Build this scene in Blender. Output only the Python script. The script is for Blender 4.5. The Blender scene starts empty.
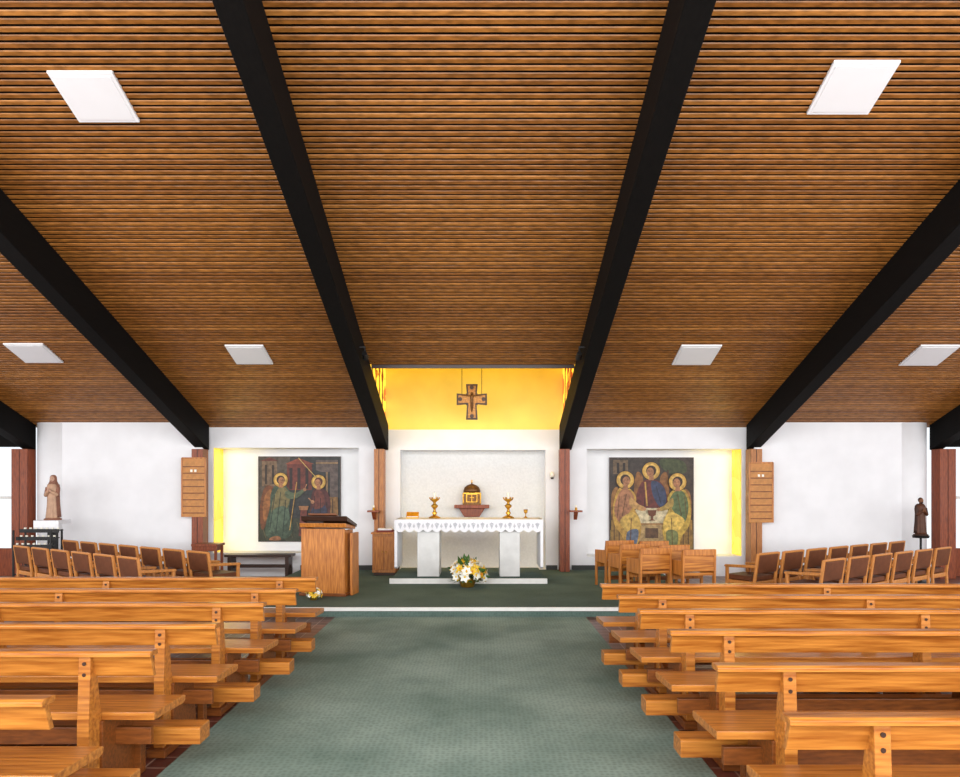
import bpy, math, random
from mathutils import Vector, Matrix
random.seed(4)
S=bpy.context.scene
F=700.0; H=1.6
def lin(c):
    r=[]
    for v in c:
        v=v/255.0
        r.append(v/12.92 if v<=.04045 else ((v+.055)/1.055)**2.4)
    return tuple(r)+(1,)
# ---------------------------------------------------------------- materials
MC={}
def mat(name,col,rough=.6,var=.12,scale=6,stretch=(1,1,1),bump=0,metal=0,emit=0,emcol=None,col2=None,detail=4,coat=0,spec=.5):
    if name in MC: return MC[name]
    m=bpy.data.materials.new(name); m.use_nodes=True
    nt=m.node_tree; b=nt.nodes['Principled BSDF']
    b.inputs['Roughness'].default_value=rough; b.inputs['Metallic'].default_value=metal
    b.inputs['Specular IOR Level'].default_value=spec
    if coat: b.inputs['Coat Weight'].default_value=coat; b.inputs['Coat Roughness'].default_value=.2
    tc=nt.nodes.new('ShaderNodeTexCoord'); mp=nt.nodes.new('ShaderNodeMapping')
    mp.inputs['Scale'].default_value=stretch
    nt.links.new(tc.outputs['Object'],mp.inputs['Vector'])
    n=nt.nodes.new('ShaderNodeTexNoise'); n.inputs['Scale'].default_value=scale; n.inputs['Detail'].default_value=detail
    nt.links.new(mp.outputs['Vector'],n.inputs['Vector'])
    r=nt.nodes.new('ShaderNodeValToRGB')
    c=lin(col)
    if col2: a,d=c,lin(col2)
    else:
        a=tuple(max(0,x*(1-var)) for x in c[:3])+(1,); d=tuple(min(1,x*(1+var)) for x in c[:3])+(1,)
    r.color_ramp.elements[0].position=.32; r.color_ramp.elements[0].color=a
    r.color_ramp.elements[1].position=.68; r.color_ramp.elements[1].color=d
    nt.links.new(n.outputs['Fac'],r.inputs['Fac']); nt.links.new(r.outputs['Color'],b.inputs['Base Color'])
    if bump:
        bp=nt.nodes.new('ShaderNodeBump'); bp.inputs['Strength'].default_value=bump; bp.inputs['Distance'].default_value=.02
        nt.links.new(n.outputs['Fac'],bp.inputs['Height']); nt.links.new(bp.outputs['Normal'],b.inputs['Normal'])
    if emit:
        b.inputs['Emission Color'].default_value=lin(emcol or col); b.inputs['Emission Strength'].default_value=emit
    MC[name]=m; return m
WHITE=mat('white_plaster',(242,243,246),.85,.03,3,bump=.10)
NICHE=mat('niche_roughcast',(232,232,230),.9,.04,30,bump=.2)
YWALL=mat('lantern_plaster_glow_tint',(240,222,130),.85,.08,1.5)  # white plaster; yellow of the lantern light put into its colour
PEWW=mat('pew_oak',(146,80,24),.32,.3,3,(1,16,16),col2=(208,136,58),coat=.15,detail=8)
PEWD=mat('pew_oak_dark',(100,52,16),.4,.3,5,(2,12,12),col2=(140,78,30))
LECT=mat('lectern_oak',(156,88,30),.4,.3,4,(12,12,1.2),col2=(206,134,60))
DARKW=mat('dark_walnut',(56,32,20),.4,.3,6,(1,10,10))
COLW=mat('column_mahogany',(112,48,20),.45,.25,6,(10,10,1.2),col2=(156,76,36))
COLO=mat('column_light_oak',(150,90,40),.45,.25,6,(10,10,1.2),col2=(190,124,62))
BEAM=mat('beam_black',(12,10,9),.75,.3,5,(8,1,8),spec=.15)
VINYL=mat('chair_upholstery',(104,60,36),.55,.2,10,spec=.25)
CHW=mat('chair_frame_beech',(196,128,62),.4,.2,6,(8,8,2))
PANEL=mat('ceiling_panel_white',(244,245,248),.5,.01,4)
GOLD=mat('brass_gold',(200,150,56),.3,.2,20,metal=.85)
BRONZE=mat('bronze',(104,70,34),.4,.3,30,metal=.6)
BLACK=mat('wrought_iron',(22,20,20),.5,.2,10,metal=.3)
MARBLE=mat('altar_marble',(218,218,216),.4,.10,5,detail=8)
CANDLE=mat('candle_wax',(250,246,230),.5,.02,4)
LINEN=mat('altar_linen',(242,242,246),.8,.02,20)
STONEG=mat('nosing_white',(230,230,226),.6,.05,10)
DSKIRT=mat('skirting_dark',(52,54,52),.6,.1,8)
SLATS=[mat('ceiling_slat_timber_%d'%i,c,.4,.3,26,(.35,1,1),bump=.3,detail=2,spec=.4) for i,c in enumerate([(152,98,42),(140,88,36),(164,108,50),(132,82,34)])]
GAP=mat('ceiling_gap_side_shade',(24,13,7),.95,.1,4,spec=.1)
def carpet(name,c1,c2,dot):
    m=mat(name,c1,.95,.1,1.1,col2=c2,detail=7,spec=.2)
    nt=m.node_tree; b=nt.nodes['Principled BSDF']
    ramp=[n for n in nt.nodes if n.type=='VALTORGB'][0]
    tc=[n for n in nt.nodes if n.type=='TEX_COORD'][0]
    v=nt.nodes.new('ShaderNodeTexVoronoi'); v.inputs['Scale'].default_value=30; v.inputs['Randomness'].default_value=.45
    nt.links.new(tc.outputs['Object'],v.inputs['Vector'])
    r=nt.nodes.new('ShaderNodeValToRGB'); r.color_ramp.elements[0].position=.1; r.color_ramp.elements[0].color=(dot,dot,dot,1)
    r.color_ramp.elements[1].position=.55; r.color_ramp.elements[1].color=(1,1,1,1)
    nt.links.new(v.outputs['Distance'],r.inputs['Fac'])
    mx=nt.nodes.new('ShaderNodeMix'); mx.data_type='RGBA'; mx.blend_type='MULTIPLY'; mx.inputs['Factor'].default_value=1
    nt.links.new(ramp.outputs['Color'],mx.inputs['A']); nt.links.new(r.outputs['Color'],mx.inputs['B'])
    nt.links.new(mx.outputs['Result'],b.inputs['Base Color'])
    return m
CAR=carpet('aisle_carpet_green',(116,140,130),(158,180,170),.74)
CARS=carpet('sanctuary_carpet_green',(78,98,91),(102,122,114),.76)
def tiles():
    m=bpy.data.materials.new('quarry_tile'); m.use_nodes=True; nt=m.node_tree; b=nt.nodes['Principled BSDF']
    tc=nt.nodes.new('ShaderNodeTexCoord'); br=nt.nodes.new('ShaderNodeTexBrick')
    br.offset=0; br.inputs['Scale'].default_value=1; br.inputs['Brick Width'].default_value=.16; br.inputs['Row Height'].default_value=.16
    br.inputs['Mortar Size'].default_value=.006
    br.inputs['Color1'].default_value=lin((112,62,52)); br.inputs['Color2'].default_value=lin((80,42,38)); br.inputs['Mortar'].default_value=lin((160,136,122))
    nt.links.new(tc.outputs['Object'],br.inputs['Vector']); nt.links.new(br.outputs['Color'],b.inputs['Base Color'])
    b.inputs['Roughness'].default_value=.35
    return m
TILE=tiles()
def glassmat(name,c1,c2,strength,scale=3):
    m=bpy.data.materials.new(name); m.use_nodes=True; nt=m.node_tree; b=nt.nodes['Principled BSDF']
    tc=nt.nodes.new('ShaderNodeTexCoord'); v=nt.nodes.new('ShaderNodeTexVoronoi'); v.inputs['Scale'].default_value=scale
    nt.links.new(tc.outputs['Object'],v.inputs['Vector'])
    r=nt.nodes.new('ShaderNodeValToRGB'); r.color_ramp.interpolation='CONSTANT'
    r.color_ramp.elements[0].color=lin(c1); r.color_ramp.elements[1].color=lin(c2); r.color_ramp.elements[1].position=.55
    sp=nt.nodes.new('ShaderNodeSeparateColor'); nt.links.new(v.outputs['Color'],sp.inputs['Color'])
    nt.links.new(sp.outputs['Red'],r.inputs['Fac'])
    nt.links.new(r.outputs['Color'],b.inputs['Base Color']); nt.links.new(r.outputs['Color'],b.inputs['Emission Color'])
    b.inputs['Emission Strength'].default_value=strength; b.inputs['Roughness'].default_value=.2
    return m
YGLASS=glassmat('yellow_glass',(250,214,70),(244,200,48),.6)
SGLASS=glassmat('stained_glass',(255,210,70),(190,70,30),.9,5)

# ---------------------------------------------------------------- mesh builder
class MB:
    def __init__(s): s.v=[];s.f=[];s.fm=[];s.sm=[];s.mats=[]
    def mi(s,m):
        if m not in s.mats: s.mats.append(m)
        return s.mats.index(m)
    def add(s,vs,fs,m,smooth=False,M=None):
        o=len(s.v)
        for p in vs:
            p=Vector(p)
            if M is not None: p=M@p
            s.v.append(tuple(p))
        i=s.mi(m)
        for f in fs: s.f.append([o+k for k in f]); s.fm.append(i); s.sm.append(smooth)
    def bx(s,x0,x1,y0,y1,z0,z1,m,M=None):
        vs=[(x,y,z) for z in (z0,z1) for y in (y0,y1) for x in (x0,x1)]
        s.add(vs,[(0,2,3,1),(4,5,7,6),(0,1,5,4),(2,6,7,3),(0,4,6,2),(1,3,7,5)],m,False,M)
    def prism_x(s,pts,x0,x1,m,M=None):   # pts (y,z)
        n=len(pts); vs=[(x0,a,b) for a,b in pts]+[(x1,a,b) for a,b in pts]
        fs=[list(range(n))[::-1],list(range(n,2*n))]+[(i,(i+1)%n,n+(i+1)%n,n+i) for i in range(n)]
        s.add(vs,fs,m,False,M)
    def prism_y(s,pts,y0,y1,m,M=None):   # pts (x,z)
        n=len(pts); vs=[(a,y0,b) for a,b in pts]+[(a,y1,b) for a,b in pts]
        fs=[list(range(n)),list(range(n,2*n))[::-1]]+[(i,n+i,n+(i+1)%n,(i+1)%n) for i in range(n)]
        s.add(vs,fs,m,False,M)
    def prism_z(s,pts,z0,z1,m,smooth=False):
        n=len(pts); vs=[(a,b,z0) for a,b in pts]+[(a,b,z1) for a,b in pts]
        fs=[list(range(n))[::-1],list(range(n,2*n))]+[(i,(i+1)%n,n+(i+1)%n,n+i) for i in range(n)]
        s.add(vs,fs,m,smooth)
    def cyl(s,p0,p1,r0,r1,m,n=12):
        p0=Vector(p0);p1=Vector(p1);d=(p1-p0).normalized()
        a=d.orthogonal().normalized(); b=d.cross(a)
        vs=[p0+r0*(math.cos(t)*a+math.sin(t)*b) for t in [2*math.pi*i/n for i in range(n)]]
        vs+=[p1+r1*(math.cos(t)*a+math.sin(t)*b) for t in [2*math.pi*i/n for i in range(n)]]
        s.add(vs,[(i,(i+1)%n,n+(i+1)%n,n+i) for i in range(n)],m,True)
        s.add(vs[:n],[list(range(n))[::-1]],m); s.add(vs[n:],[list(range(n))],m)
    def lathe(s,c,prof,m,n=20,sx=1,sy=1,fold=0,nf=9):
        vs=[]
        for k,(r,z) in enumerate(prof):
            for i in range(n):
                t=2*math.pi*i/n; rr=r*(1+fold*math.sin(nf*t+k*.25)*(1-k/len(prof)))
                vs.append((c[0]+rr*sx*math.cos(t),c[1]+rr*sy*math.sin(t),c[2]+z))
        fs=[]
        for k in range(len(prof)-1):
            for i in range(n): fs.append((k*n+i,k*n+(i+1)%n,(k+1)*n+(i+1)%n,(k+1)*n+i))
        fs.append(list(range(n))[::-1]); fs.append([ (len(prof)-1)*n+i for i in range(n)])
        s.add(vs,fs,m,True)
    def sph(s,c,r,m,sx=1,sy=1,sz=1,n=14):
        prof=[(max(1e-4,r*math.sin(math.pi*k/8)),-r*sz*math.cos(math.pi*k/8)) for k in range(9)]
        s.lathe(c,prof,m,n,sx,sy)
    def obj(s,name,loc=(0,0,0),rz=0,bevel=0,rx=0):
        me=bpy.data.meshes.new(name); me.from_pydata(s.v,[],s.f)
        for m in s.mats: me.materials.append(m)
        for p,i,k in zip(me.polygons,s.fm,s.sm): p.material_index=i; p.use_smooth=k
        me.update()
        return inst(me,name,loc,rz,bevel,rx)
def inst(me,name,loc=(0,0,0),rz=0,bevel=0,rx=0):
    o=bpy.data.objects.new(name,me); S.collection.objects.link(o); o.location=loc; o.rotation_euler=(rx,0,rz)
    if bevel:
        b=o.modifiers.new('bevel','BEVEL'); b.width=bevel; b.segments=2; b.limit_method='ANGLE'; b.angle_limit=math.radians(40)
    return o

SL=.35
def cz(y): return 7.15-SL*y
XL,XR=-10.8,10.8; YB=-3.0
CB0,CB1=-1.76,1.54   # centre bay lantern edges
# ---------------------------------------------------------------- floor
b=MB(); b.bx(XL,XR,YB,13.6,-.1,0,TILE); b.obj('floor')
b=MB(); b.bx(-1.79,1.31,YB+.05,8.67,0.0,.004,CAR); b.obj('aisle_carpet')
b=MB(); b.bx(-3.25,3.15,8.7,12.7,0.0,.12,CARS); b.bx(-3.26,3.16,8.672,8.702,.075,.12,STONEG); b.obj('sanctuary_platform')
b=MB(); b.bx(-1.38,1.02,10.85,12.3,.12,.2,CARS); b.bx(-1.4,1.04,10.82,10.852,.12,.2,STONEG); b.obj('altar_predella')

# ---------------------------------------------------------------- ceiling
b=MB()
def sec(x0,x1,y0,y1):
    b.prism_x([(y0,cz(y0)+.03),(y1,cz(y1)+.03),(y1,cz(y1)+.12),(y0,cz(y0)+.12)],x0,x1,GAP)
    p=.064; k=math.ceil(y0/p); y=k*p
    while y<y1-.045:
        w=.039
        rs=random.Random(k); M_=rs.choice(SLATS)
        z0,z1=cz(y),cz(y+w)
        b.prism_x([(y+.004,z0+.035),(y+.004,z0+.004),(y+w-.004,z1+.004),(y+w-.004,z1+.035)],x0,x1,GAP)  # slat sides coloured dark to carry the shade between slats
        b.prism_x([(y,z0+.006),(y+.004,z0-.003),(y+w-.004,z1-.003),(y+w,z1+.006)],x0,x1,M_)
        y+=p; k+=1
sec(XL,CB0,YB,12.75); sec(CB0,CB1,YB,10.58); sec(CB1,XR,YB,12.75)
b.obj('ceiling')
# beams
for nm,(x0,x1,xc,hw,cm_) in {'a':(-1.87,-1.65,-1.785,.085,COLO),'b':(1.43,1.65,1.50,.085,COLW),'c':(-5.1,-4.88,-4.99,.1,COLW),'d':(4.80,5.02,4.88,.1,COLO),'e':(-8.22,-8.0,-8.13,.14,COLW),'f':(8.1,8.32,8.26,.14,COLW)}.items():
    b=MB(); ye=12.62
    b.prism_x([(YB,cz(YB)-.45),(ye,cz(ye)-.45),(ye,cz(ye)+.0),(YB,cz(YB)+.0)],x0,x1,BEAM)
    b.obj('roof_beam',bevel=.01)
    xm=xc; b=MB(); zt=cz(12.6)-.45; zb=.121 if abs(xm)<3 else 0
    y0=12.35
    b.bx(xm-hw,xm-.006,y0,12.6,zb,zt,cm_); b.bx(xm+.006,xm+hw,y0,12.6,zb,zt,cm_); b.bx(xm-.03,xm+.03,y0+.01,12.58,zb,zt,DARKW)
    b.obj('timber_column',bevel=.004)
# ceiling panels
for (x0,x1,y0,y1) in [(-3.63,-3.08,5.86,6.34),(2.92,3.47,5.77,6.26),(-3.65,-3.1,10.0,10.5),(2.88,3.46,10.0,10.52),(-6.79,-6.22,9.96,10.46),(6.3,6.88,10.0,10.54),(-6.79,-6.22,5.8,6.33),(6.3,6.88,5.8,6.33)]:
    b=MB(); b.prism_x([(y0,cz(y0)-.022),(y1,cz(y1)-.022),(y1,cz(y1)+.01),(y0,cz(y0)+.01)],x0,x1,PANEL)
    b.prism_x([(y0+.03,cz(y0+.03)-.027),(y1-.03,cz(y1-.03)-.027),(y1-.03,cz(y1-.03)-.018),(y0+.03,cz(y0+.03)-.018)],x0+.03,x1-.03,PANEL)
    b.obj('ceiling_panel',bevel=.004)

# ---------------------------------------------------------------- back walls
W0=12.7
def wall_open(name,x0,x1,z0,ztop,ox0,ox1,oz0,oz1,dep,backm,left=None,right=None):
    b=MB(); y0,y1=W0,W0+dep
    b.bx(x0,ox0,y0,y1,z0,ztop,WHITE) if ox0>x0 else None
    b.bx(ox1,x1,y0,y1,z0,ztop,WHITE) if x1>ox1 else None
    b.bx(ox0,ox1,y0,y1,oz1,ztop,WHITE)
    if oz0>z0: b.bx(ox0,ox1,y0,y1,z0,oz0,WHITE)
    b.bx(x0,x1,y1,y1+.1,z0,ztop,backm)
    if left: b.bx(ox0,ox0+.012,y0+.06,y1,oz0,oz1,left)
    if right: b.bx(ox1-.012,ox1,y0+.06,y1,oz0,oz1,right)
    return b.obj(name)
wall_open('wall_icon_left',-4.93,-1.76,0,cz(12.75)+.05,-4.85,-2.2,.42,2.33,.5,WHITE,left=YGLASS)
wall_open('wall_icon_right',1.55,4.86,0,cz(12.75)+.05,1.94,4.76,.36,2.31,.5,WHITE,right=YGLASS)
wall_open('wall_altar',-1.75,1.53,0,2.66,-1.45,1.19,.13,2.29,.35,NICHE)
b=MB(); b.bx(-3.25,-1.9,12.66,12.7,.12,.2,DSKIRT); b.bx(1.66,3.15,12.66,12.7,.12,.2,DSKIRT); b.bx(-1.66,-1.46,12.66,12.7,.12,.2,DSKIRT); b.bx(1.2,1.4,12.66,12.7,.12,.2,DSKIRT); b.obj('baseboard_back')
def roundwall(name,xa,xb,sgn):
    r=.27; y0=12.5
    b=MB()
    if sgn<0:
        cx=xa+r
        pts=[(xb,y0),(xb,y0+2*r)]+[(cx+r*math.cos(t),y0+r+r*math.sin(t)) for t in [math.pi/2+math.pi*i/16 for i in range(17)]]
    else:
        cx=xb-r
        pts=[(xa,y0+2*r),(xa,y0)]+[(cx+r*math.cos(t),y0+r+r*math.sin(t)) for t in [-math.pi/2+math.pi*i/16 for i in range(17)]]
    b.prism_z(pts,0,cz(y0)-.0,WHITE); 
    b.obj(name)
    b=MB(); b.lathe((cx,y0+.2,0),[(.3,0),(.3,cz(y0)-.01)],WHITE,32); b.obj('pillar_round')
roundwall('wall_outer_left',-7.95,-4.96,-1)
roundwall('wall_outer_right',4.9,8.02,1)
# lantern
b=MB(); b.bx(-1.9,1.7,13.06,13.2,2.5,5.0,YWALL); b.obj('wall_lantern_back')
b=MB()
for xs,x2 in ((-1.80,-1.76),(1.54,1.58)):
    yy=[10.6,11.0,11.4,11.8,12.2,12.6,13.05]
    for i in range(6):
        ya,yb2=yy[i],yy[i+1]
        b.prism_x([(ya+.03,cz(ya)),(yb2,cz(yb2)),(yb2,4.9),(ya+.03,4.9)],xs,x2,SGLASS)
        b.bx(xs-.01,x2+.01,ya,ya+.03,cz(ya)-.02,4.9,DARKW)
b.obj('window_lantern')
b=MB(); b.bx(-1.8,1.58,10.5,10.58,cz(10.58)+.03,5.0,YWALL); b.obj('wall_lantern_front')
b=MB(); b.bx(-1.9,1.7,10.5,13.2,5.0,5.06,YWALL); b.obj('ceiling_lantern')
b=MB(); b.bx(-1.64,1.42,10.56,10.6,cz(10.6)-.03,cz(10.6)+.06,DARKW); b.obj('trim_lantern_edge')

def sidewall(name,x0,x1):
    b=MB(); b.bx(x0,x1,YB,13.6,0,.9,WHITE)
    b.prism_x([(YB,2.3),(13.6,2.3),(13.6,cz(13.6)+.1),(YB,cz(YB)+.1)],x0,x1,WHITE)
    for y in (YB+.1,0,3,6,9,12,13.5): b.bx(x0,x1,y-.08,y+.08,.9,2.3,COLW)
    b.obj(name)
sidewall('wall_left',XL-.1,XL); sidewall('wall_right',XR,XR+.1)
b=MB(); b.bx(XL,XR,YB-.1,YB,0,.9,WHITE); b.bx(XL,XR,YB-.1,YB,6.4,cz(YB)+.12,WHITE)
for i in range(8): x=XL+.1+i*(XR-XL-.2)/7; b.bx(x-.08,x+.08,YB-.1,YB,.9,6.4,COLW)
b.obj('wall_rear')
for k,(x0,x1) in enumerate(((XL,-8.25),(8.35,XR))):
    b=MB(); y=12.75
    b.bx(x0,x1,y,y+.08,0,.5,COLW); b.bx(x0,x1,y,y+.08,2.35,2.75,BEAM)
    for i in range(4):
        x=x0+(x1-x0)*i/3; b.bx(x-.04,x+.04,y,y+.08,.5,2.35,STONEG)
    b.bx(x0,x1,y,y+.06,1.4,1.45,STONEG)
    b.obj('window_%d'%(k+1))

# ---------------------------------------------------------------- pews
def pew(L,s):
    b=MB()
    def B(x0,x1,*a): b.bx(min(s*x0,s*x1),max(s*x0,s*x1),*a)
    def P(pts,x0,x1,m): b.prism_x(pts,min(s*x0,s*x1),max(s*x0,s*x1),m)
    P([(.04,.645),(.07,.645),(.03,.765),(.0,.765)],0.01,L,PEWW)
    P([(-.04,.758),(.045,.758),(.048,.778),(.04,.784),(-.03,.786),(-.042,.778)],-.01,L+.01,PEWW)
    P([(.09,.405),(.44,.385),(.47,.395),(.475,.42),(.45,.43),(.09,.445)],.03,L,PEWW)
    for x in (.3,L*.36,L*.68,L-.35):
        P([(-.03,.05),(.07,.05),(.09,.42),(.035,.755),(-.012,.755),(-.03,.42)],x,x+.06,PEWW)
        P([(.07,.04),(.42,.04),(.36,.39),(.07,.405)],x-.015,x+.08,PEWD)
        B(x-.02,x+.09,-.06,.48,0,.05,PEWD)
        for zz in (.665,.72): b.cyl((s*(x+.03),-.02,zz),(s*(x+.03),-.004,zz),.010,.009,DARKW,8)
        P([(-.29,.0),(-.23,.0),(-.23,.19),(-.02,.24),(-.02,.30),(-.29,.22)],x+.01,x+.052,PEWD)
    B(.1,L-.1,.2,.235,.24,.33,PEWD)
    P([(-.34,.185),(-.2,.185),(-.2,.27),(-.21,.28),(-.33,.28),(-.34,.27)],-.04,L,PEWW)
    return b
rowsL=[(2.71,-1.68),(3.5,-1.64),(4.19,-1.58),(4.95,-1.53),(5.63,-1.48),(6.36,-1.49)]
rowsR=[(2.5,1.1),(3.22,1.09),(4.0,1.09),(4.68,1.07),(5.3,1.05),(5.92,1.03)]
mL=mR=None
for d,x in rowsL:
    if mL is None: o=pew(5.2,-1).obj('pew',(x,d,.004),0,.006); mL=o.data
    else: inst(mL,'pew',(x,d,.004),0,.006)
for d,x in rowsR:
    if mR is None: o=pew(5.2,1).obj('pew',(x,d,.004),0,.006); mR=o.data
    else: inst(mR,'pew',(x,d,.004),0,.006)

# ---------------------------------------------------------------- upholstered chairs (face +Y locally)
b=MB()
for sx in (-1,1):
    x=sx*.235
    b.bx(x-.02,x+.02,.18,.22,0,.56,CHW)
    b.prism_x([(-.24,0),(-.205,0),(-.185,.4),(-.235,.76),(-.27,.76),(-.222,.4)],x-.02,x+.02,CHW)
    b.bx(x-.016,x+.016,-.21,.2,.34,.39,CHW)
    b.prism_x([(-.23,.57),(.22,.55),(.24,.57),(.22,.585),(-.23,.61)],x-.024,x+.024,CHW)
b.bx(-.22,.22,.185,.21,.33,.39,CHW); b.bx(-.22,.22,-.21,-.19,.33,.39,CHW)
b.prism_x([(-.272,.735),(-.236,.735),(-.24,.765),(-.272,.765)],-.22,.22,CHW)
b.bx(-.213,.213,-.19,.24,.395,.455,VINYL)
b.prism_x([(-.235,.50),(-.195,.50),(-.235,.735),(-.275,.735)],-.213,.213,VINYL)
def chrow(x,y,dx,dy,n,rz):
    global cm
    for i in range(n):
        if cm is None: cm=b.obj('upholstered_chair',(x,y,0),rz,.010).data
        else: inst(cm,'upholstered_chair',(x+dx*i,y+dy*i,0),rz,.010)
cm=None
a=math.radians(36)
chrow(-4.15,8.75,-.47,.32,6,-a)
chrow(-3.6,9.5,-.47,.32,7,-a)
chrow(4.05,8.5,.47,.32,6,a)
chrow(3.6,9.3,.47,.32,7,a)

# ---------------------------------------------------------------- wooden choir seats right
b=MB()
for sx in (-1,1):
    b.prism_x([(-.22,0),(-.17,0),(-.17,.36),(.13,.36),(.13,0),(.18,0),(.18,.54),(-.17,.56),(-.2,.70),(-.24,.70)],sx*.21-.014,sx*.21+.014,LECT)
b.bx(-.2,.2,-.2,.18,.36,.40,PEWW)
b.bx(-.2,.2,-.225,-.205,.42,.68,PEWW); b.bx(-.2,.2,-.235,-.2,.62,.70,LECT); b.bx(-.2,.2,-.21,-.19,.12,.18,PEWD); b.bx(-.2,.2,.14,.16,.28,.36,LECT)
sm=None
for (x,y,r_) in ((2.75,9.1,8),(2.23,9.3,14),(2.1,9.95,14),(2.62,9.8,10),(2.02,10.6,14),(2.52,10.5,10)):
    if sm is None: sm=b.obj('choir_chair',(x,y,.121),math.radians(r_),.006).data
    else: inst(sm,'choir_chair',(x,y,.121),math.radians(r_),.006)

# ---------------------------------------------------------------- altar
b=MB(); ax0,ax1=-1.32,.97
for x0,x1 in ((-.99,-.64),(.31,.63)):
    b.bx(x0,x1,11.05,11.6,.201,1.02,MARBLE)
b.bx(ax0+.025,ax1-.025,11.0,11.7,1.02,1.095,MARBLE)
altar=b.obj('altar',bevel=.008)
LACE=mat('altar_lace',(176,178,186),.85,.1,60,col2=(216,216,220))
b=MB(); b.bx(ax0,ax1,10.98,11.72,1.097,1.107,LINEN)
n=int((ax1-ax0)/.14); w=(ax1-ax0)/n
pts=[(ax0,1.107)]
for i in range(n):
    x=ax0+i*w
    for k in range(7):
        t=k/6; pts.append((x+w*t,.95-.045*math.sin(math.pi*t)))
pts.append((ax1,1.107)); b.prism_y(pts,10.965,10.975,LINEN)
for i in range(n):
    cx=ax0+(i+.5)*w
    b.prism_y([(cx-.035,1.04),(cx,.955),(cx+.035,1.04),(cx,1.06)],10.958,10.966,LACE)
    b.prism_y([(cx+w/2-.02,1.0),(cx+w/2,.97),(cx+w/2+.02,1.0),(cx+w/2,1.05)],10.958,10.966,LACE) if i<n-1 else None
for x in (ax0,ax1):
    pts=[]
    for k in range(13):
        y=10.98+.74*k/12; pts.append((y,.36-.03*abs(math.sin(math.pi*k/2.4))))
    b.prism_x([(10.98,1.107)]+pts+[(11.72,1.107)],x-.022,x+.022,LINEN)
cl=b.obj('cloth'); cl.parent=altar
def candlestick(x,y,z):
    b=MB()
    b.lathe((0,0,0),[(.095,0),(.095,.015),(.06,.035),(.024,.05),(.045,.085),(.024,.115),(.02,.15),(.055,.19),(.06,.205),(.024,.235),(.022,.26),(.075,.30),(.082,.315),(.06,.318)],GOLD,18)
    for k in range(6):
        t=math.pi*k/3; b.sph((.075*math.cos(t),.075*math.sin(t),.33),.014,GOLD,n=8)
    b.cyl((0,0,.31),(0,0,.42),.024,.022,CANDLE,12); b.cyl((0,0,.42),(0,0,.432),.003,.002,BLACK,5)
    return b.obj('candlestick',(x,y,z))
candlestick(-.74,11.4,1.108); candlestick(.46,11.4,1.108)
b=MB(); b.bx(-.1,.1,-.08,.0,0,.015,GOLD); b.prism_x([(-.07,.015),(-.06,.015),(.02,.1),(.01,.1)],-.1,.1,GOLD); b.bx(-.09,.09,-.07,-.05,.02,.03,LINEN); b.obj('missal_stand',(-1.1,11.45,1.108))
b=MB(); b.lathe((0,0,0),[(.035,0),(.03,.01),(.008,.03),(.008,.07),(.03,.09),(.036,.14)],GOLD,16); b.obj('chalice',(.75,11.5,1.108))
b=MB()
b.bx(-.32,.32,12.76,13.05,1.23,1.29,COLW); b.prism_y([(-.24,1.23),(.24,1.23),(.14,1.07),(-.14,1.07)],12.85,13.05,COLW)
b.obj('tabernacle_shelf',(-.15,0,0),bevel=.006)
b=MB()
b.bx(-.17,.17,-.1,.1,0,.03,BRONZE); b.bx(-.155,.155,-.09,.09,.03,.22,BRONZE)
b.lathe((0,0,.22),[(.16,0),(.155,.05),(.135,.10),(.09,.14),(.04,.16),(.014,.165),(.012,.18)],BRONZE,24,sy=.65)
b.sph((0,0,.41),.016,GOLD); b.bx(-.006,.006,-.006,.006,.41,.46,GOLD); b.bx(-.02,.02,-.006,.006,.435,.445,GOLD)
b.bx(-.1,.1,-.1,-.09,.05,.2,GOLD); b.bx(-.155,.155,-.096,-.09,.205,.225,GOLD)
b.bx(-.088,.088,-.104,-.1,.06,.19,BRONZE); b.bx(-.005,.005,-.108,-.1,.06,.19,GOLD); b.bx(-.04,.04,-.108,-.1,.13,.14,GOLD)
for sx in (-1,1): b.cyl((sx*.158,-.09,.03),(sx*.158,-.09,.22),.012,.012,GOLD,8)
b.obj('tabernacle',(-.15,12.9,1.29))
# hanging crucifix
CRD=mat('crucifix_dark_bronze',(66,42,20),.5,.3,30); CRG=mat('crucifix_inlay',(160,108,40),.4,.4,40,metal=.3)
b=MB()
def flare(w0,w1,l): return [(-w0,0),(-w1,l),(w1,l),(w0,0)]
for m,dy,e in ((CRD,0,0),(CRG,-.012,.03)):
    for ux,uz,l in [(0,-1,.35),(0,1,.26),(1,0,.26),(-1,0,.26)]:
        fl=flare(.078-e*.8,.10-e,l-e)
        pts=[(p,q*uz) for (p,q) in fl] if uz else [(q*ux,p) for (p,q) in fl]
        b.prism_y(pts,dy-.012,dy+.012,m)
    b.bx(-.1+e,.1-e,dy-.013,dy+.013,-.1+e,.1-e,m)
for (px,pz) in ((0,.2),(0,-.29),(.2,0),(-.2,0)): b.cyl((px,-.03,pz),(px,-.02,pz),.035,.035,CRD,12)
b.sph((0,-.045,.09),.024,BRONZE,sz=1.25); b.lathe((0,-.04,-.06),[(.018,0),(.026,.02),(.024,.05),(.032,.1),(.03,.125),(.012,.135)],BRONZE,12,sy=.6)
b.cyl((0,-.04,.055),(.17,-.03,.07),.014,.009,BRONZE,8); b.cyl((0,-.04,.055),(-.17,-.03,.07),.014,.009,BRONZE,8)
for q in (-1,1): b.cyl((.01*q,-.04,-.05),(.012*q,-.045,-.13),.016,.013,BRONZE,8); b.cyl((.012*q,-.045,-.13),(0,-.03,-.22),.013,.009,BRONZE,8)
for x in (-.17,.17): b.cyl((x,0,.05),(x,0,5.0-3.12),.005,.005,BLACK,6)
b.obj('hanging_crucifix',(-.14,12.0,3.12))

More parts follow.
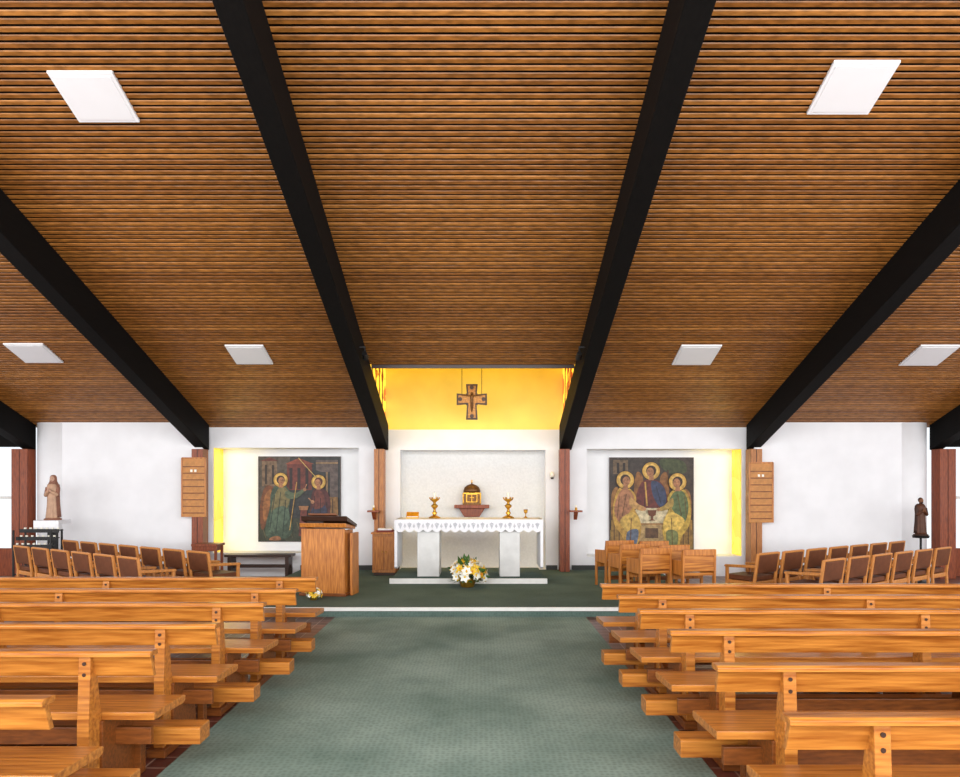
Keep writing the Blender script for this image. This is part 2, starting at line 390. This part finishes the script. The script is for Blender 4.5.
# ---------------------------------------------------------------- flowers
PETW=mat('petal_white',(248,248,240),.6,.03,10); PETY=mat('petal_yellow',(236,196,50),.6,.1,10); LEAF=mat('leaf_green',(62,100,40),.6,.3,10)
PETO=mat('petal_orange',(226,140,40),.6,.1,10)
def bouquet(name,loc,R,n,cols,basket=True):
    b=MB()
    if basket: b.lathe((0,0,0),[(R*.35,0),(R*.4,R*.1),(R*.5,R*.45),(R*.52,R*.5)],GOLD,16)
    for i in range(n):
        th=random.uniform(0,2*math.pi); ph=random.uniform(.05,1.9)
        d=Vector((math.cos(th)*math.sin(ph),math.sin(th)*math.sin(ph),math.cos(ph)))
        c=Vector((0,0,R*.7))+Vector((d.x*R,d.y*R*.8,d.z*R*.75))*random.uniform(.75,1.05)
        b.cyl((0,0,R*.35),c,.004,.003,LEAF,4)
        m=random.choice(cols); r=R*random.uniform(.22,.32)
        a=d.orthogonal().normalized(); e=d.cross(a)
        if random.random()<.12:
            L=r*2.2; b.add([c-a*r*.3,c+e*L*.5,c+d*L*.7,c-e*L*.3],[(0,1,2,3)],LEAF); continue
        for k in range(6):
            t=2*math.pi*k/6; u=a*math.cos(t)+e*math.sin(t); w=d.cross(u)
            b.add([c,c+u*r*.55+w*r*.36+d*r*.25,c+u*r*1.05+d*r*.42,c+u*r*.55-w*r*.36+d*r*.25],[(0,1,2,3)],m)
        b.sph(c+d*r*.15,r*.2,PETY if m is not PETY else PETO,n=6)
    for i in range(14):
        t=2*math.pi*i/14; c=Vector((math.cos(t)*R*.5,math.sin(t)*R*.5,R*.45)); u=Vector((math.cos(t),math.sin(t),-.15)); w=Vector((-math.sin(t),math.cos(t),0))
        b.add([c,c+u*R*.35+w*R*.1,c+u*R*.7,c+u*R*.35-w*R*.1],[(0,1,2,3)],LEAF)
    return b.obj(name,loc)
bouquet('flower_arrangement',(-.19,10.48,.121),.27,120,[PETW,PETW,PETY,PETW,PETY])
bouquet('flower_posy',(-2.2,9.25,.121),.11,30,[PETW,PETY,PETW])

# ---------------------------------------------------------------- lectern
b=MB()
b.bx(-.31,.31,-.02,.02,0,.92,LECT); b.bx(-.31,-.27,0.02,.34,0,.9,LECT); b.bx(.27,.31,0.02,.34,0,.9,LECT)
b.bx(-.335,.335,-.04,.36,0,.04,PEWD); b.bx(.35,.39,.08,.36,0,.86,LECT)
b.prism_x([(-.06,1.0),(-.04,.94),(.36,.9),(.36,.94)],-.32,.34,LECT)
b.prism_x([(-.08,1.10),(-.06,1.03),(.36,.93),(.37,.97)],-.29,.36,DARKW)
b.bx(-.24,.0,.0,.3,1.0,1.06,DARKW)
b.prism_x([(-.05,1.11),(.28,1.005),(.28,1.03),(-.05,1.135)],-.2,.2,PEWD)
b.obj('lectern',(-2.15,9.6,.121),math.radians(-8),.006)
# credence cabinet with missal on top
b=MB()
b.bx(-.2,.2,-.18,.18,.05,.70,COLO); b.bx(-.22,.22,-.2,.2,.70,.73,LECT); b.bx(-.18,.18,-.16,.16,0,.05,DARKW)
for sx in (-1,1): b.bx(min(sx*.01,sx*.18),max(sx*.01,sx*.18),-.19,-.18,.1,.66,LECT); b.sph((sx*.03,-.2,.4),.012,GOLD,n=8)
b.bx(-.14,.14,-.12,.1,.73,.76,mat('red_missal',(120,40,30),.6)); b.bx(-.12,.12,-.1,.08,.76,.79,LINEN)
b.obj('credence_cabinet',(-1.62,12.0,.121),0,.006)
b=MB(); b.bx(-.58,.58,-.16,.16,.40,.44,DARKW)
for x in (-.5,.5): b.bx(x-.03,x+.03,-.14,.14,0,.4,DARKW)
b.bx(-.55,.55,-.02,.02,.2,.26,DARKW)
b.obj('low_bench',(-3.86,12.3,0),0,.006)
b=MB(); b.bx(-.22,.22,-.18,.18,.62,.66,COLW)
for x in (-.18,.18):
    for y in (-.14,.14): b.bx(x-.02,x+.02,y-.02,y+.02,0,.62,COLW)
b.bx(-.18,.18,-.15,.15,.54,.62,COLW)
b.obj('side_table',(-4.62,11.9,0),0,.005)
# hymn boards
BOARD=mat('hymn_board_wood',(190,128,62),.5,.15,6,(3,3,3))
def hymn(x,z0,h,w=.42):
    b=MB(); b.bx(-w/2,w/2,-.025,.0,0,h,BOARD)
    for i in range(8):
        z=h*.06+i*h*.112; b.bx(-w/2+.02,w/2-.02,-.04,-.025,z,z+.016,PEWD)
    for k in range(2): b.bx(-.06+k*.07,-.02+k*.07,-.032,-.025,h*.06+6*h*.112+.03,h*.06+6*h*.112+.075,CANDLE)
    b.bx(-w/2-.01,-w/2+.02,-.035,0,0,h,LECT); b.bx(w/2-.02,w/2+.01,-.035,0,0,h,LECT); b.bx(-w/2,w/2,-.035,0,h-.02,h+.01,LECT)
    return b.obj('hymn_board',(x,12.349,z0),0,.003)
hymn(-5.04,1.09,1.04); hymn(4.95,.99,1.06)
for x in (-1.96,1.68):
    b=MB(); b.bx(-.1,.1,-.2,0,.12,.15,COLW); b.prism_x([(0,.12),(-.16,.12),(0,-.02)],-.03,.03,COLW)
    b.lathe((0,-.1,.15),[(.03,0),(.02,.02),(.02,.05)],GOLD,10); b.cyl((0,-.1,.2),(0,-.1,.24),.016,.016,CANDLE,8)
    b.obj('candle_bracket',(x+(.1 if x<0 else 0),12.34,1.06),0,.003)
b=MB(); b.sph((0,0,0),.04,CANDLE,sz=1.3); b.cyl((0,.03,.0),(0,.098,.05),.01,.01,GOLD,8); b.lathe((0,0,-.08),[(.02,0),(.035,.03)],BLACK,10); b.obj('wall_sensor',(1.3,12.6,1.84))  # small cream wall sensor, gives no light
for x,y in ((-1.58,9.6),(1.36,9.6),(-5.35,12.2),(5.2,12.2)):
    z=cz(y)-(.25 if abs(x)<3 else .0)
    b=MB(); b.cyl((0,0,0),(0,0,-.08),.01,.01,BLACK,8); b.cyl((0,-.04,-.1),(0,.07,-.14),.035,.045,BLACK,14); b.cyl((0,.07,-.14),(0,.075,-.142),.036,.036,PANEL,14)
    if abs(x)<3: b.bx(min(0,-.07 if x<0 else .07),max(0,-.07 if x<0 else .07),-.015,.015,-.02,.0,BLACK)
    b.obj('spotlight',(x,y,z))
# ---------------------------------------------------------------- statues
def statue(name,loc,h,robe,cloak,skin,veil):
    b=MB(); k=h/1.0
    def sc(prof): return [(r*k,z*k) for r,z in prof]
    b.lathe((0,0,0),sc([(.17,0),(.17,.03),(.14,.04)]),cloak,20)
    b.lathe((0,0,.04*k),sc([(.135,0),(.13,.05),(.115,.2),(.105,.35),(.1,.48),(.115,.58),(.12,.66),(.105,.72),(.055,.76),(.035,.78),(.033,.82)]),robe,40,1,.8,fold=.10,nf=9)
    b.lathe((0,.025*k,.06*k),sc([(.15,0),(.145,.1),(.13,.3),(.125,.5),(.135,.62),(.125,.7),(.08,.75)]),cloak,40,1,.7,fold=.07,nf=7)
    b.sph((0,-.01*k,.885*k),.055*k,skin,sz=1.3,sy=1.05)
    b.sph((0,-.067*k,.88*k),.009*k,skin,sz=1.6,n=8)
    for sx in (-1,1):
        b.sph((sx*.02*k,-.056*k,.9*k),.007*k,DARKW,n=6)
    b.bx(-.014*k,.014*k,-.067*k,-.06*k,.848*k,.853*k,DARKW)
    if veil: b.lathe((0,.018*k,.72*k),sc([(.12,0),(.1,.06),(.075,.12),(.072,.17),(.068,.21),(.045,.245),(.01,.255)]),cloak,24,1,.85)
    else:
        b.sph((0,.012*k,.905*k),.06*k,DARKW,sz=1.1)
        b.lathe((0,-.045*k,.80*k),sc([(.01,0),(.03,.03),(.036,.06)]),DARKW,12)
    for sx in (-1,1):
        b.cyl((sx*.11*k,0,.7*k),(sx*.125*k,-.04*k,.54*k),.045*k,.042*k,cloak,14)
        b.cyl((sx*.125*k,-.04*k,.54*k),(sx*.03*k,-.13*k,.62*k),.042*k,.034*k,robe,14)
        b.sph((sx*.125*k,-.04*k,.54*k),.042*k,cloak)
        b.cyl((sx*.03*k,-.13*k,.62*k),(sx*.01*k,-.15*k,.65*k),.018*k,.016*k,skin,10)
        for q in range(4): b.cyl((sx*.009*k,(-.158+.009*q)*k,.65*k),(sx*.004*k,(-.168+.008*q)*k,(.705-.004*abs(q-1))*k),.006*k,.004*k,skin,6)
        b.cyl((sx*.012*k,-.135*k,.65*k),(sx*.006*k,-.13*k,.685*k),.006*k,.005*k,skin,6)
    return b.obj(name,loc)
TER=mat('statue_robe_cream',(190,152,124),.6,.15,12); TER2=mat('statue_cloak_pink',(140,92,72),.6,.15,12); SKIN=mat('statue_skin',(206,164,140),.6,.05,10)
BRN=mat('statue_brown_habit',(86,48,28),.6,.2,12); BRN2=mat('statue_brown_cloak',(64,36,22),.6,.2,12)
statue('statue_mary',(-7.2,11.8,1.061),.78,TER,TER2,SKIN,True)
statue('statue_joseph',(7.43,11.8,.80),.66,BRN,BRN2,mat('statue_skin_dark',(130,84,56),.6,.1,10),False)
b=MB()
b.cyl((0,0,0),(0,0,.03),.16,.15,BLACK,16); b.cyl((0,0,.03),(0,0,.76),.018,.018,BLACK,10); b.cyl((0,0,.76),(0,0,.799),.12,.13,BLACK,20)
b.obj('statue_stand',(7.43,11.8,0))
b=MB()
for x in (-.3,.3):
    for y in (-.15,.15): b.bx(x-.012,x+.012,y-.012,y+.012,0,.92,BLACK)
for z,y in ((.66,-.1),(.78,0),(.9,.1)):
    b.bx(-.32,.32,y-.06,y+.06,z,z+.015,BLACK)
    b.bx(-.32,.32,y-.065,y-.055,z-.03,z+.03,BLACK)
    for i in range(7): b.cyl((-.27+.09*i,y,z+.015),(-.27+.09*i,y,z+.05),.018,.02,CANDLE,8)
b.bx(-.3,.3,-.15,.15,.2,.22,BLACK)
for i in range(9): b.bx(-.29+.0725*i-.006,-.29+.0725*i+.006,-.16,-.152,.3,.66,BLACK)
b.obj('votive_candle_stand',(-7.2,11.4,0))
b=MB(); b.bx(-.2,.2,-.18,.18,1.0,1.06,LINEN); b.bx(-.06,.06,-.06,.06,0.04,1.0,BLACK); b.bx(-.18,.18,-.16,.16,0,.04,BLACK); b.bx(-.21,.21,-.19,-.18,.9,1.06,LINEN); b.obj('statue_plinth',(-7.2,11.8,0),0,.008)

# ---------------------------------------------------------------- icons
def pm(c): 
    return mat('paint_%d_%d_%d'%c,tuple(int(v*.9) for v in c),.55,.4,16,detail=6)
def cr(pts,n=5):
    o=[];N=len(pts)
    for i in range(N):
        p0,p1,p2,p3=[Vector(pts[(i+j-1)%N]) for j in range(4)]
        for k in range(n):
            t=k/n; o.append(tuple(.5*((2*p1)+(-p0+p2)*t+(2*p0-5*p1+4*p2-p3)*t*t+(-p0+3*p1-3*p2+p3)*t**3)))
    return o
class Icon:
    def __init__(s,x0,x1,y0,y1,bg):
        s.k=13.15/700; s.cx=(x0+x1)/2; s.cy=(y0+y1)/2; s.l=0; s.b=MB()
        w=(x1-x0)/2*s.k; h=(y1-y0)/2*s.k
        s.b.bx(-w,w,-.02,.02,-h,h,pm(bg))
        for a in ((-w-.012,-w,-h,h),(w,w+.012,-h,h),(-w-.012,w+.012,h,h+.012),(-w-.012,w+.012,-h-.012,-h)): s.b.bx(a[0],a[1],-.028,.02,a[2],a[3],DARKW)
    def m(s,p): return ((p[0]-s.cx)*s.k,(s.cy-p[1])*s.k)
    def poly(s,pts,c,smooth=True):
        if smooth: pts=cr(pts)
        s.l+=1; y=-.0205-.0006*s.l
        s.b.add([(s.m(p)[0],y,s.m(p)[1]) for p in pts],[list(range(len(pts)))],pm(c))
    def disc(s,x,y,r,c,sy=1): s.poly([(x+r*math.cos(2*math.pi*i/20),y+r*sy*math.sin(2*math.pi*i/20)) for i in range(20)],c,False)
    def line(s,p,q,w,c):
        d=(Vector(q)-Vector(p)).normalized(); n=Vector((-d.y,d.x))*w/2
        s.poly([tuple(Vector(p)+n),tuple(Vector(q)+n),tuple(Vector(q)-n),tuple(Vector(p)-n)],c,False)
    def head(s,x,y,r,halo=(206,160,70),hair=(60,36,24),face=(176,122,84),look=1):
        s.disc(x,y,r*1.02,(60,36,20)); s.disc(x,y,r*.95,halo); s.disc(x,y,r*.78,(222,180,96)); s.disc(x,y-.2,r*.55,hair,1.05); s.disc(x+look*r*.1,y+r*.12,r*.4,face,1.25)
        s.line((x+look*r*.1-r*.22,y),(x+look*r*.1-r*.05,y),.5,(50,30,20)); s.line((x+look*r*.1+r*.06,y),(x+look*r*.1+r*.24,y),.5,(50,30,20))
        s.line((x+look*r*.15,y),(x+look*r*.18,y+r*.2),.4,(120,76,50)); s.line((x+look*r*.1-r*.1,y+r*.34),(x+look*r*.1+r*.12,y+r*.34),.5,(130,50,40))
        s.poly([(x-r*.2,y+r*.5),(x+r*.25,y+r*.5),(x+r*.3,y+r*1.0),(x-r*.3,y+r*1.0)],face,False)
I=Icon(259,340,457,541,(50,52,52))
I.poly([(259,457),(290,457),(288,500),(259,505)],(86,76,66),False)
I.poly([(259,520),(340,516),(340,541),(259,541)],(58,62,44),False)
I.poly([(262,461),(277,461),(277,486),(262,486)],(120,96,74),False); I.poly([(260,461),(270,457.5),(279,461)],(110,52,40),False)
I.line((266,465),(266,484),2,(50,40,36)); I.line((273,465),(273,484),2,(50,40,36))
I.poly([(287,464),(312,464),(312,490),(287,490)],(112,52,42),False); I.poly([(285,464),(299,458),(314,464)],(140,70,50),False)
for x in (291,299,307): I.line((x,468),(x,489),3,(46,32,32))
I.poly([(316,460),(338,460),(338,500),(330,500),(330,472),(322,472),(316,470)],(98,84,78),False)
I.line((316,463),(338,463),1.5,(150,120,84)); I.line((327,472),(327,520),2,(140,112,80))
for i in range(9): I.line((261+i*9,522+(i%2)*3),(266+i*9,538),.7,(96,92,60))
I.poly([(274,488),(266,486),(261,500),(260,518),(263,530),(270,515),(276,500)],(110,64,36)); I.poly([(272,490),(266,494),(263,508),(265,522),(271,508)],(150,96,52))
I.poly([(276,486),(287,487),(291,497),(289,512),(293,528),(287,538),(268,537),(266,525),(270,508),(271,494)],(66,84,66))
I.poly([(279,488),(287,489),(290,500),(284,514),(274,522),(272,505)],(124,112,70))
I.poly([(272,512),(284,506),(290,515),(284,526),(270,532)],(84,104,84))
for a_ in ((275,495,270,530),(281,492,276,534),(286,500,283,536)): I.line(a_[:2],a_[2:],.7,(36,50,44))
I.poly([(286,491),(296,493),(303,489),(305,491),(297,498),(287,498)],(92,104,76)); I.disc(305,489.5,1.7,(180,128,90)); I.line((305,489),(307,484),.8,(180,128,90))
I.line((290,530),(297,482),.8,(190,150,80)); I.head(281,480,7.5,look=1)
I.poly([(272,537),(279,536),(281,540),(270,540)],(150,100,66)); 
I.poly([(299,506),(309,506),(308,510),(300,510)],(160,110,70),False); I.poly([(301,510),(307,510),(309,536),(299,536)],(110,50,40),False)
I.poly([(322,497),(338,497),(339,538),(318,538)],(136,98,54),False); I.line((325,499),(325,537),1,(70,46,26)); I.line((333,499),(333,537),1,(70,46,26))
I.poly([(317,488),(327,491),(331,503),(330,520),(335,534),(322,539),(311,536),(310,520),(311,502),(313,492)],(84,38,36))
I.poly([(313,508),(324,504),(329,518),(324,532),(312,532),(310,520)],(50,52,74)); I.poly([(316,490),(324,494),(324,506),(314,508)],(110,54,44))
for a_ in ((315,496,313,532),(321,498,320,536),(327,502,329,535)): I.line(a_[:2],a_[2:],.7,(40,18,20))
I.disc(313,502,1.8,(180,128,90)); I.line((313,502),(309,498),1.2,(180,128,90)); I.head(319,482,7.5,hair=(92,40,36),look=-1)
I.line((299,458),(317,478),.6,(220,190,110))
I.b.obj('icon_annunciation',((299.5-480)*I.k,13.17,1.6-(499-488)*I.k))

J=Icon(610,693,458,552,(66,50,42))
J.poly([(610,458),(693,458),(693,480),(610,482)],(62,52,46),False)
J.poly([(613,460),(628,460),(628,474),(613,474)],(110,88,64),False); J.line((618,463),(618,473),2.4,(40,30,26)); J.line((624,463),(624,473),2.4,(40,30,26))
J.poly([(660,460),(670,458.5),(684,462),(686,472),(672,474),(662,468)],(66,74,44)); J.line((668,470),(666,490),2,(76,50,30))
J.poly([(610,530),(693,530),(693,552),(610,552)],(126,104,56),False)
for (pts,c) in (([(643,478),(637,472),(634,486),(635,503),(641,497)],(140,92,44)),([(660,478),(666,472),(669,486),(668,503),(661,497)],(140,92,44)),([(618,488),(612,492),(611,512),(614,526),(618,510)],(150,104,54)),([(684,490),(690,494),(691.5,514),(688,528),(684,512)],(150,104,54))): J.poly(pts,c)
J.poly([(645,480),(657,480),(664,487),(667,499),(663,508),(640,508),(636,499),(639,487)],(104,44,38)); J.poly([(651,482),(658,482),(665,490),(666,502),(660,507),(653,496)],(56,66,96))
J.line((647,483),(644,506),.8,(50,20,22)); J.line((656,486),(661,504),.8,(30,36,60)); J.line((645,482),(647,506),1.6,(190,146,70))
J.head(651,471,9.2,look=-1)
J.poly([(611,520),(624,520),(624,546),(611,546)],(148,112,52),False); J.poly([(679,520),(692,520),(692,546),(679,546)],(148,112,52),False)
for x in (614,619,683,688): J.line((x,523),(x,545),1,(84,58,30))
J.poly([(636,508),(667,508),(672,523),(631,523)],(214,198,160),False); J.poly([(634,523),(669,523),(666,541),(637,541)],(176,146,96),False)
J.line((634,524),(669,524),1.2,(160,110,60)); J.poly([(645,528),(658,528),(658,538),(645,538)],(96,66,40),False)
J.poly([(619,488),(630,489),(636,498),(634,508),(639,518),(641,530),(636,547),(626,549),(622,536),(614,524),(613,505)],(192,148,66)); J.poly([(621,490),(630,491),(634,501),(628,514),(619,522),(614,508)],(170,116,80))
J.poly([(620,520),(633,512),(640,521),(638,532),(627,532)],(208,170,84)); J.poly([(627,532),(638,530),(635,547),(627,547)],(98,108,128))
for a_ in ((619,496,617,518),(626,494,622,516),(631,518,630,546)): J.line(a_[:2],a_[2:],.8,(110,72,40))
J.poly([(630,497),(638,504),(644,507),(642,511),(630,506)],(196,150,90)); J.disc(644,509,1.8,(190,140,96)); J.head(625,480,9.2,look=1)
J.poly([(673,490),(684,490),(690,504),(689,524),(681,537),(677,549),(667,547),(662,530),(665,517),(669,507),(667,498)],(186,154,64)); J.poly([(674,492),(683,492),(688,506),(684,522),(675,514),(669,502)],(92,108,66))
J.poly([(684,520),(670,512),(663,521),(665,532),(676,532)],(220,184,88)); J.poly([(666,531),(677,532),(676,547),(668,547)],(118,124,72))
for a_ in ((684,496,686,518),(677,494,681,516),(671,518,672,546)): J.line(a_[:2],a_[2:],.8,(96,76,30))
J.poly([(672,498),(664,505),(659,508),(661,511),(672,507)],(170,140,70)); J.disc(658,509.5,1.8,(190,140,96)); J.head(677,482,9.2,look=-1)
J.poly([(647,510),(656,510),(655,515),(652.5,516.5),(652.5,519),(655,520.5),(648,520.5),(650.5,519),(650.5,516.5),(648,515)],(112,60,30),False)
J.poly([(626,546),(637,545),(639,549),(624,550)],(160,110,70)); J.poly([(666,546),(677,545),(679,549),(664,550)],(160,110,70))
J.b.obj('icon_trinity',((651.5-480)*J.k,13.17,1.6-(505-488)*J.k))

# ---------------------------------------------------------------- lights
def area(name,loc,rot,sx,sy,e,col=(1,1,1)):
    l=bpy.data.lights.new(name,'AREA'); l.shape='RECTANGLE'; l.size=sx; l.size_y=sy; l.energy=e; l.color=col
    o=bpy.data.objects.new(name,l); S.collection.objects.link(o); o.location=loc; o.rotation_euler=rot; return o
R=math.radians
area('rear_window_light',(0,YB+.06,3.6),(R(86),0,0),20,5,1950,(1,.99,.98))
area('left_side_fill',(XL+.05,3,1.6),(0,R(-90),0),1.3,10,330)  # added area fill at unseen side openings, placed for ceiling falloff
area('right_side_fill',(XR-.05,3,1.6),(0,R(90),0),1.3,10,330)  # same added fill on the right side, out of view
area('lantern_light',(-.1,11.9,4.95),(R(20),0,0),2.6,1.5,50,(1,.80,.12))
area('recess_light_left',(-4.8,12.95,1.4),(0,R(-90),0),1.6,.3,5,(1,.85,.35))
area('recess_light_right',(4.7,12.95,1.4),(0,R(90),0),1.6,.3,5,(1,.85,.35))
w=bpy.data.worlds.new('World'); S.world=w; w.use_nodes=True
w.node_tree.nodes['Background'].inputs[0].default_value=(.9,.95,1,1); w.node_tree.nodes['Background'].inputs[1].default_value=1.15
S.view_settings.view_transform='Standard'
# camera
c=bpy.data.cameras.new('cam'); co=bpy.data.objects.new('cam',c); S.collection.objects.link(co); S.camera=co
co.location=(0,0,H); co.rotation_euler=(R(90),0,0); c.sensor_width=36; c.lens=F/960*36; c.shift_y=(488-388.5)/960; c.clip_start=.05
